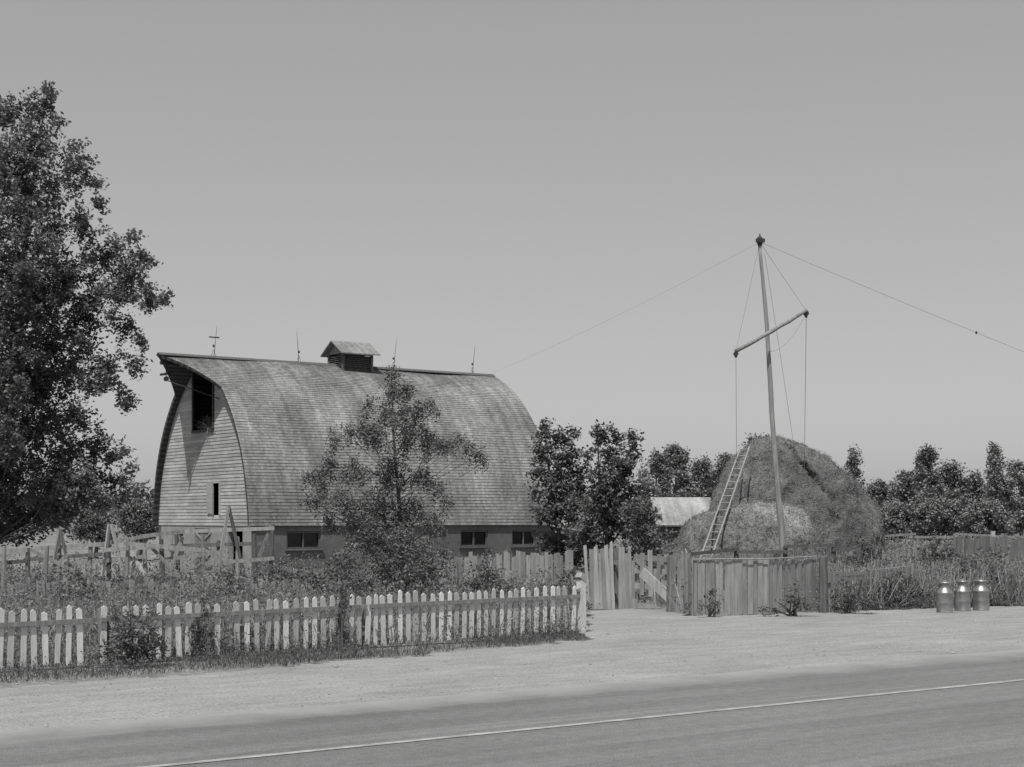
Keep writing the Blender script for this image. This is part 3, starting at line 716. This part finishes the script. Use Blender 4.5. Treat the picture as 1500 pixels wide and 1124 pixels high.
for x, D, rz, lb in ((1410, 30.3, .5, 'middle of three tin milk cans beside the gravel'), (1437, 30.5, -.4, 'rightmost of three tin milk cans beside the gravel')):
    c = can.copy(); col.objects.link(c); c.location = gP(x, D); c.rotation_euler.z = rz; c['label'] = lb
    for ch in can.children:
        k = ch.copy(); col.objects.link(k); k.parent = c

# ------------------------------------------------------------------ trees
big = [(62, 160, 26), (48, 205, 38), (98, 240, 32), (60, 290, 44), (122, 272, 18), (130, 325, 30), (45, 375, 50), (105, 395, 44), (165, 372, 26), (198, 395, 26), (188, 415, 26), (226, 438, 18), (210, 430, 18), (165, 435, 32), (60, 450, 52), (120, 475, 38), (182, 482, 22), (40, 530, 52), (105, 552, 36), (160, 548, 26), (192, 530, 15), (178, 578, 14), (140, 565, 24), (35, 610, 48), (55, 675, 52), (108, 668, 36), (148, 650, 20), (160, 700, 24), (112, 728, 38), (55, 745, 46), (152, 740, 22), (0, 250, 50), (-25, 380, 75), (-30, 520, 75), (-25, 660, 70), (-20, 750, 50), (10, 170, 36), (-60, 300, 60), (-90, 450, 80), (-90, 620, 80),
       (20, 310, 45), (15, 440, 50), (85, 505, 40), (70, 620, 34), (75, 720, 40), (15, 700, 50), (10, 580, 50), (80, 430, 36), (70, 560, 36), (178, 722, 14), (30, 250, 38), (20, 765, 36), (90, 760, 28), (80, 335, 26), (125, 440, 26), (125, 510, 26), (120, 700, 26), (70, 134, 9), (84, 178, 14), (112, 215, 12), (146, 300, 12), (140, 270, 10), (190, 350, 12), (212, 378, 10), (240, 437, 9), (205, 500, 10), (200, 545, 9), (188, 590, 8), (176, 660, 12), (190, 690, 9), (128, 625, 18), (135, 680, 22), (160, 668, 16), (105, 610, 24), (182, 705, 12)]
bigc = pxclumps(big, 50, 1.8)+[(P(x, y, 47.4), r_/F*47.4) for x, y, r_ in ((14, 480, 34), (20, 530, 34), (12, 580, 34), (24, 440, 30), (30, 400, 28), (8, 640, 34))]
make_tree('cottonwood_tree', 'tall dark leafy tree filling the left edge of the picture', 'tree', gP(-25, 50), bigc, L1, .14, 46, .22, 42, .22, limbk=.25, asp=.6, minr=.66)
mid = [(574, 553, 13), (578, 580, 18), (600, 578, 15), (612, 605, 20), (590, 610, 17), (562, 612, 18), (545, 640, 20), (592, 645, 24), (625, 640, 12), (625, 657, 14), (640, 656, 13), (655, 653, 13), (675, 650, 12), (690, 657, 12), (700, 668, 11), (705, 680, 8), (530, 632, 13), (512, 638, 15), (490, 648, 13), (482, 688, 19), (458, 704, 13), (520, 695, 22), (572, 698, 27), (618, 700, 18), (640, 722, 13), (500, 738, 23), (470, 742, 13), (446, 705, 9), (550, 748, 30), (600, 750, 28), (632, 765, 18), (540, 790, 30), (590, 798, 36), (560, 830, 30), (612, 830, 28), (632, 598, 11), (540, 598, 12), (520, 770, 22), (480, 770, 16), (470, 720, 15), (450, 735, 9), (655, 740, 8)]
make_tree('locust_tree', 'young feathery tree standing in front of the barn roof', 'tree', gP(590, 34), pxclumps(mid, 34, .8), L2, .075, 275, .145, 33, .075, droop=.9, limbk=.3, asp=.43)
t1 = [(800, 632, 12), (798, 662, 18), (826, 640, 14), (830, 668, 20), (812, 705, 26), (845, 700, 22), (800, 745, 24), (835, 750, 30), (815, 790, 28), (850, 790, 28), (788, 690, 12), (784, 725, 12), (830, 825, 26), (812, 640, 10), (840, 635, 7), (798, 620, 6)]
make_tree('bushy_tree', 'dark bushy tree against the right end of the barn', 'tree', gP(825, 45), pxclumps(t1, 45, .5), L3, .13, 120, .16, 28, .1, limbk=.3, asp=.6)
t2 = [(880, 643, 13), (893, 668, 18), (905, 648, 10), (926, 655, 11), (918, 688, 20), (885, 700, 24), (866, 665, 10), (900, 730, 28), (870, 740, 24), (930, 718, 14), (890, 775, 28), (862, 782, 22), (918, 768, 22), (875, 815, 26), (905, 700, 20), (928, 672, 10), (876, 632, 6), (926, 640, 6), (900, 636, 6)]
make_tree('bushy_tree', 'dark spiky-topped tree just right of the barn with sky around it', 'tree', gP(888, 44), pxclumps(t2, 44, .5), L3, .13, 120, .16, 28, .1, limbk=.3, asp=.6)
def bgtree(x, top, w, D, label, kind='round', nm='distant_tree', base=None):
    g = gP(x, D); b = 790; cl = []
    H = b-top
    if kind == 'poplar':
        n = 16
        for i in range(n): k = i/(n-1); cl.append((P(x+random.uniform(-.1, .1)*w, top+3+H*.85*k, D+random.uniform(-.4, .4)), (w*.1+w*.34*math.sin(math.pi*min(1, k*.75+.08)))/F*D))
    else:
        cl.append((P(x, top+w*.12, D), w*.12/F*D))
        for i in range(36):
            k = (i+random.random())/36; rad = w*.55*(math.sin(math.pi*min(.97, k*.7+.13)))*random.uniform(.5, 1)
            a = random.uniform(0, 6.28); cl.append((P(x+rad*math.cos(a), top+w*.12+H*.82*k, D)+Vector((0, rad*math.sin(a)/F*D*.8, 0)), w*random.uniform(.08, .2)/F*D))
    sc = D/150
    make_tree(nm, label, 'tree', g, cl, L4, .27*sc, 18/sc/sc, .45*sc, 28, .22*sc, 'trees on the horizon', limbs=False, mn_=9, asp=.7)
for x, tp, w, D, k, lb in [
    (962, 664, 40, 130, 'round', 'dark far tree just left above the pale shed roof'),
    (990, 655, 44, 140, 'round', 'tallest far tree above the pale shed roof'),
    (1028, 674, 40, 145, 'round', 'small far tree left of the haystack ladder'),
    (1060, 668, 40, 150, 'round', 'far tree between the small tree and the haystack ladder'),
    (1108, 640, 52, 150, 'round', 'far tree peeping over the top of the haystack'),
    (1250, 662, 30, 150, 'poplar', 'narrow upright far tree just right of the haystack'),
    (1288, 710, 44, 160, 'round', 'low far tree right of the narrow upright tree'),
    (1326, 692, 42, 165, 'round', 'middling far tree left of the tallest right-hand tree'),
    (1358, 658, 36, 150, 'round', 'tallest far tree in the right-hand tree line'),
    (1394, 678, 46, 158, 'round', 'far tree adjoining the tallest right-hand tree on its right'),
    (1425, 697, 42, 160, 'round', 'lower far tree in the dip of the right-hand tree line'),
    (1457, 653, 30, 150, 'poplar', 'narrow tall far tree close to the right edge'),
    (1496, 676, 60, 150, 'round', 'broad far tree cut by the right edge'),
    (1310, 736, 60, 120, 'round', 'low bushy tree in front of the line, right of the haystack'),
    (1375, 730, 70, 120, 'round', 'low bushy tree below the tallest right-hand far tree'),
    (1445, 734, 68, 118, 'round', 'low bushy tree near right edge in front of the line'),
    (205, 732, 56, 80, 'round', 'low dark tree between the left tree and the barn'),
    (140, 740, 60, 85, 'round', 'low dark tree behind the left end of the corral')]:
    bgtree(x, tp, w, D, lb, k)
# far-off wood along the horizon
cl = []
for x in range(-500, 2300, 11):
    cl.append((P(x+random.uniform(-8, 8), 748-random.uniform(0, 34)*random.random(), 230+random.uniform(-6, 20)), random.uniform(.9, 2.4)))
C, S = crown_pts(cl, 4.5, 1.0, 24); v, f = leafcloud(C, .75, asp=.8)
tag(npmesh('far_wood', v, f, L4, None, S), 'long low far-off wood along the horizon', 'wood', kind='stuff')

# shrubs
def shrub(label, cl, D, size, dens, twig, per, lm=L7, jit=.25, base=None):
    pc = pxclumps(cl, D, jit); b = gP(base or cl[0][0], D); r = thing('shrub', label, 'shrub', b)
    m = MB()
    for c, rr in pc:
        for q in range(2):
            e = c+Vector((random.uniform(-.5, .5), random.uniform(-.5, .5), random.uniform(0, .8)))*rr
            m.tube([b+Vector((random.gauss(0, .04), random.gauss(0, .04), 0)), b.lerp(e, .5)+Vector((random.gauss(0, .05), 0, .05)), e], [.018, .012, .004], 5)
    m.build('stem', MBARK, r)
    C, S = crown_pts(pc, dens, twig, per); k = C[:, 2] > gz(b.x, b.y)+.02; C = C[k]; S = S[k]
    v, f = leafcloud(C, size); npmesh('foliage', v, f, lm, r, S)
shrub('tangled bush growing through the left part of the picket fence', [(193, 938, 28), (172, 925, 22), (218, 923, 22), (182, 953, 25), (212, 953, 22), (238, 944, 17), (155, 950, 19), (190, 902, 15), (166, 903, 12), (217, 900, 12)], 19.4, .05, 400, .06, 18)
shrub('narrow upright bush in the picket fence right of the tangled one', [(293, 930, 15), (296, 905, 13), (290, 950, 15), (299, 885, 10), (280, 915, 10)], 20.2, .05, 480, .06, 18)
shrub('slim dark bush between the middle picket fence panels', [(498, 905, 13), (500, 882, 11), (495, 925, 13), (504, 866, 8)], 21.5, .05, 480, .06, 18, L7)
shrub('leafy shrub around the foot of the middle tree', [(610, 835, 34), (575, 850, 28), (640, 845, 26), (600, 868, 26), (640, 805, 20), (560, 825, 22)], 30, .075, 170, .11, 22)
shrub('dark shrub behind the fence left of the middle tree', [(500, 840, 28), (475, 850, 22), (525, 850, 24), (505, 812, 18), (540, 862, 22), (455, 845, 18), (520, 825, 14)], 28.5, .07, 170, .11, 20, L7)
shrub('dark shrub behind the fence right of the middle tree', [(705, 842, 24), (690, 858, 22), (728, 856, 22), (715, 822, 16), (750, 862, 16)], 29, .07, 170, .11, 20)
shrub('small weedy shrub before the low dark slat fence', [(330, 858, 16), (312, 866, 14), (350, 865, 15), (336, 845, 10)], 31, .07, 170, .1, 20, L7)
shrub('weedy shrub near the left end of the yard', [(110, 862, 18), (88, 870, 14), (135, 868, 16), (115, 848, 10)], 29, .07, 170, .1, 20, L7)
shrub('bushy weeds before the left corner of the barn', [(420, 838, 18), (400, 848, 16), (440, 850, 16), (415, 822, 10)], 38, .09, 130, .12, 20, L7)
shrub('dark round shrub between the spiky tree and pale shed', [(935, 770, 30), (955, 745, 18), (920, 745, 16), (950, 795, 26), (925, 805, 26), (968, 790, 16), (905, 820, 20)], 42, .12, 90, .16, 26, L3, .4)
shrub('shrub behind the picket fence end post', [(842, 868, 18), (825, 850, 14), (855, 885, 14), (838, 840, 10)], 29, .07, 190, .1, 20, L3)
shrub('small weed bush at the left foot of the board gate', [(1040, 882, 13), (1030, 890, 10), (1052, 890, 11), (1043, 868, 8)], 28.6, .06, 220, .08, 18, L7)
shrub('spreading weed bush at the right foot of the board gate', [(1160, 880, 18), (1140, 890, 12), (1180, 885, 15), (1165, 862, 10), (1120, 895, 10)], 28.7, .06, 220, .08, 18, L7)
shrub('bush just right of the dark gate post', [(1240, 872, 22), (1225, 885, 16), (1262, 880, 19), (1238, 850, 14)], 29.6, .06, 220, .08, 20, L7)
shrub('broad low bush left of the milk cans', [(1310, 870, 24), (1340, 873, 22), (1285, 878, 20), (1325, 852, 16), (1362, 880, 16), (1300, 854, 14)], 31, .065, 180, .09, 20, L7)
shrub('tall weedy bush behind the milk cans', [(1420, 835, 24), (1395, 848, 20), (1450, 838, 26), (1440, 812, 18), (1480, 845, 26), (1405, 820, 14), (1470, 815, 16), (1458, 870, 20), (1490, 875, 20)], 33, .07, 130, .1, 20, L5)
shrub('darker bush far behind the milk cans', [(1370, 815, 22), (1345, 822, 20), (1395, 812, 18), (1365, 800, 14)], 41, .1, 90, .13, 20, L7)
shrub('rounded bush in the weeds right of the haystack', [(1262, 818, 20), (1240, 824, 16), (1285, 822, 16), (1268, 804, 12)], 41, .1, 90, .13, 20, L7)

# weeds and grass: uncountable ground cover
fence_n = lambda x, D, n: n > 19.75
parts = []
p1 = region(2600, fence_n, -120, 850, 19, 27); parts.append(plant_arrays(p1, rng.uniform(.25, .66, len(p1)), 16, .2, .055))
p2 = region(3200, fence_n, -120, 830, 25, 36); parts.append(plant_arrays(p2, rng.uniform(.3, 1.0, len(p2))*rng.uniform(.7, 1.1, len(p2)), 16, .2, .07))
p3 = region(2100, lambda x, D, n: n > 26, -150, 1000, 36, 56); parts.append(plant_arrays(p3, rng.uniform(.3, 1.15, len(p3)), 14, .22, .1))
p4 = region(300, lambda x, D, n: 19.0 < n < 19.5 and x < 840, -60, 850, 17, 25); parts.append(plant_arrays(p4, rng.uniform(.15, .58, len(p4)), 18, .2, .045))
def join(ps):
    V_ = []; F_ = []; S_ = []; b = 0
    for v, f, s in ps: V_.append(v); F_.append(f+b); S_.append(s); b += len(v)
    return np.concatenate(V_), np.concatenate(F_), np.concatenate(S_)
v, f, s = join(parts); tag(npmesh('yard_weeds', v, f, L5, None, s), 'rank weeds filling the yard behind the picket fence', 'weeds', kind='stuff')
rt = lambda x, D, n: n > 21.9-.235*((U.x*XY(x, D).x+U.y*D)-19.3)+.15 and not (x < 1000 and D < 33.5)
rtg = lambda x, D, n: rt(x, D, n) and not (1005 < x < 1200 and D < 31)
q1 = region(3000, rtg, 985, 1600, 29, 40); q2 = region(3000, rtg, 940, 1620, 38, 60); q3 = region(1600, rtg, 940, 1650, 60, 110)
v, f, s = join([plant_arrays(q1, rng.uniform(.3, .95, len(q1)), 20, .22, .065), plant_arrays(q2, rng.uniform(.4, 1.1, len(q2)), 18, .22, .1), plant_arrays(q3, rng.uniform(.5, 1.2, len(q3)), 14, .3, .2)])
tag(npmesh('field_weeds', v, f, L5, None, s), 'tall weeds covering the ground right of the gateway', 'weeds', kind='stuff')
strip = lambda x, D, n: 17.3 < n < 19.9 and (U.x*XY(x, D).x+U.y*D) < 15.6 and not nedge(U.x*XY(x, D).x+U.y*D, n-.12)
g1 = region(13000, strip, -150, 900, 15, 26); g2 = region(800, strip, -150, 900, 15, 26)
v, f, s = join([blades(g1, .03, .12), plant_arrays(g2, rng.uniform(.05, .25, len(g2)), 12, .35, .03)])
tag(npmesh('verge_grass', v, f, L5, None, s*.75), 'short grass along the foot of the picket fence', 'grass', kind='stuff')
d1 = region(10000, fence_n, -120, 850, 19, 34); d2 = region(15000, rtg, 960, 1600, 28, 40); d3 = region(12000, rtg, 960, 1620, 40, 64)
v, f, s = join([blades(d1, .2, .75, .016), blades(d2, .25, 1.05, .022), blades(d3, .4, 1.3, .035)])
tag(npmesh('dry_grass', v, f, L6, None, s), 'dry pale grass stalks among the weeds', 'grass', kind='stuff')
# loose stones on the shoulder
sp = []
while len(sp) < 2000:
    t = random.uniform(-4, 32); n = 13.0+random.random()**1.3*9
    if nedge(t, n): q = U*t+V*n; sp.append((q.x, q.y, gz(q.x, q.y)+.02))
mb = MB()
for q in sp:
    r_ = random.uniform(.007, .018)*(1+1.2*(random.random() < .04)); q = Vector(q); a = [q+Vector((r_*math.cos(w)*random.uniform(.7, 1.2), r_*math.sin(w)*random.uniform(.7, 1.2), 0)) for w in (0, 1.3, 2.5, 3.8, 5.1)]
    mb.add(a+[q+Vector((0, 0, r_*random.uniform(.5, 1)))], [(0, 1, 5), (1, 2, 5), (2, 3, 5), (3, 4, 5), (4, 0, 5)], random.uniform(.6, 1.1))
tag(mb.build('loose_stones', MCONL), 'small loose stones scattered over the gravel', 'stones', kind='stuff')

# ------------------------------------------------------------------ light, sky, camera
az, el = math.radians(196), math.radians(63)
ts_ = Vector((math.sin(az)*math.cos(el), math.cos(az)*math.cos(el), math.sin(el)))
sd = bpy.data.lights.new('sun', 'SUN'); sd.energy = 4.1; sd.angle = math.radians(.5); sd.color = (1, .995, .985)
so = bpy.data.objects.new('sun', sd); col.objects.link(so); so.rotation_euler = ts_.to_track_quat('Z', 'Y').to_euler(); so.location = (0, -20, 40)
w = bpy.data.worlds.new('World'); bpy.context.scene.world = w; w.use_nodes = True
N = w.node_tree.nodes; L = w.node_tree.links; bg = N['Background']
sk = N.new('ShaderNodeTexSky'); sk.sky_type = 'NISHITA'; sk.sun_disc = False; sk.sun_elevation = el; sk.sun_rotation = az; sk.air_density = 1.0; sk.dust_density = 1.5; sk.ozone_density = 1.0
bw = N.new('ShaderNodeRGBToBW'); L.new(sk.outputs[0], bw.inputs[0])
pw = N.new('ShaderNodeMath'); pw.operation = 'POWER'; pw.inputs[1].default_value = .5; L.new(bw.outputs[0], pw.inputs[0])
ml = N.new('ShaderNodeMath'); ml.operation = 'MULTIPLY'; ml.inputs[1].default_value = 2.35; L.new(pw.outputs[0], ml.inputs[0])
L.new(ml.outputs[0], bg.inputs['Color']); bg.inputs['Strength'].default_value = .1
cd = bpy.data.cameras.new('camera'); cam = bpy.data.objects.new('camera', cd); col.objects.link(cam)
cam.location = (0, 0, CZ); cam.rotation_euler = (math.radians(90), 0, 0); cd.sensor_width = 36; cd.lens = 36*F/1500; cd.shift_y = (HY-562)/1500; cd.clip_end = 9000; cd.clip_start = .1
bpy.context.scene.camera = cam
bpy.context.scene.view_settings.view_transform = 'Standard'
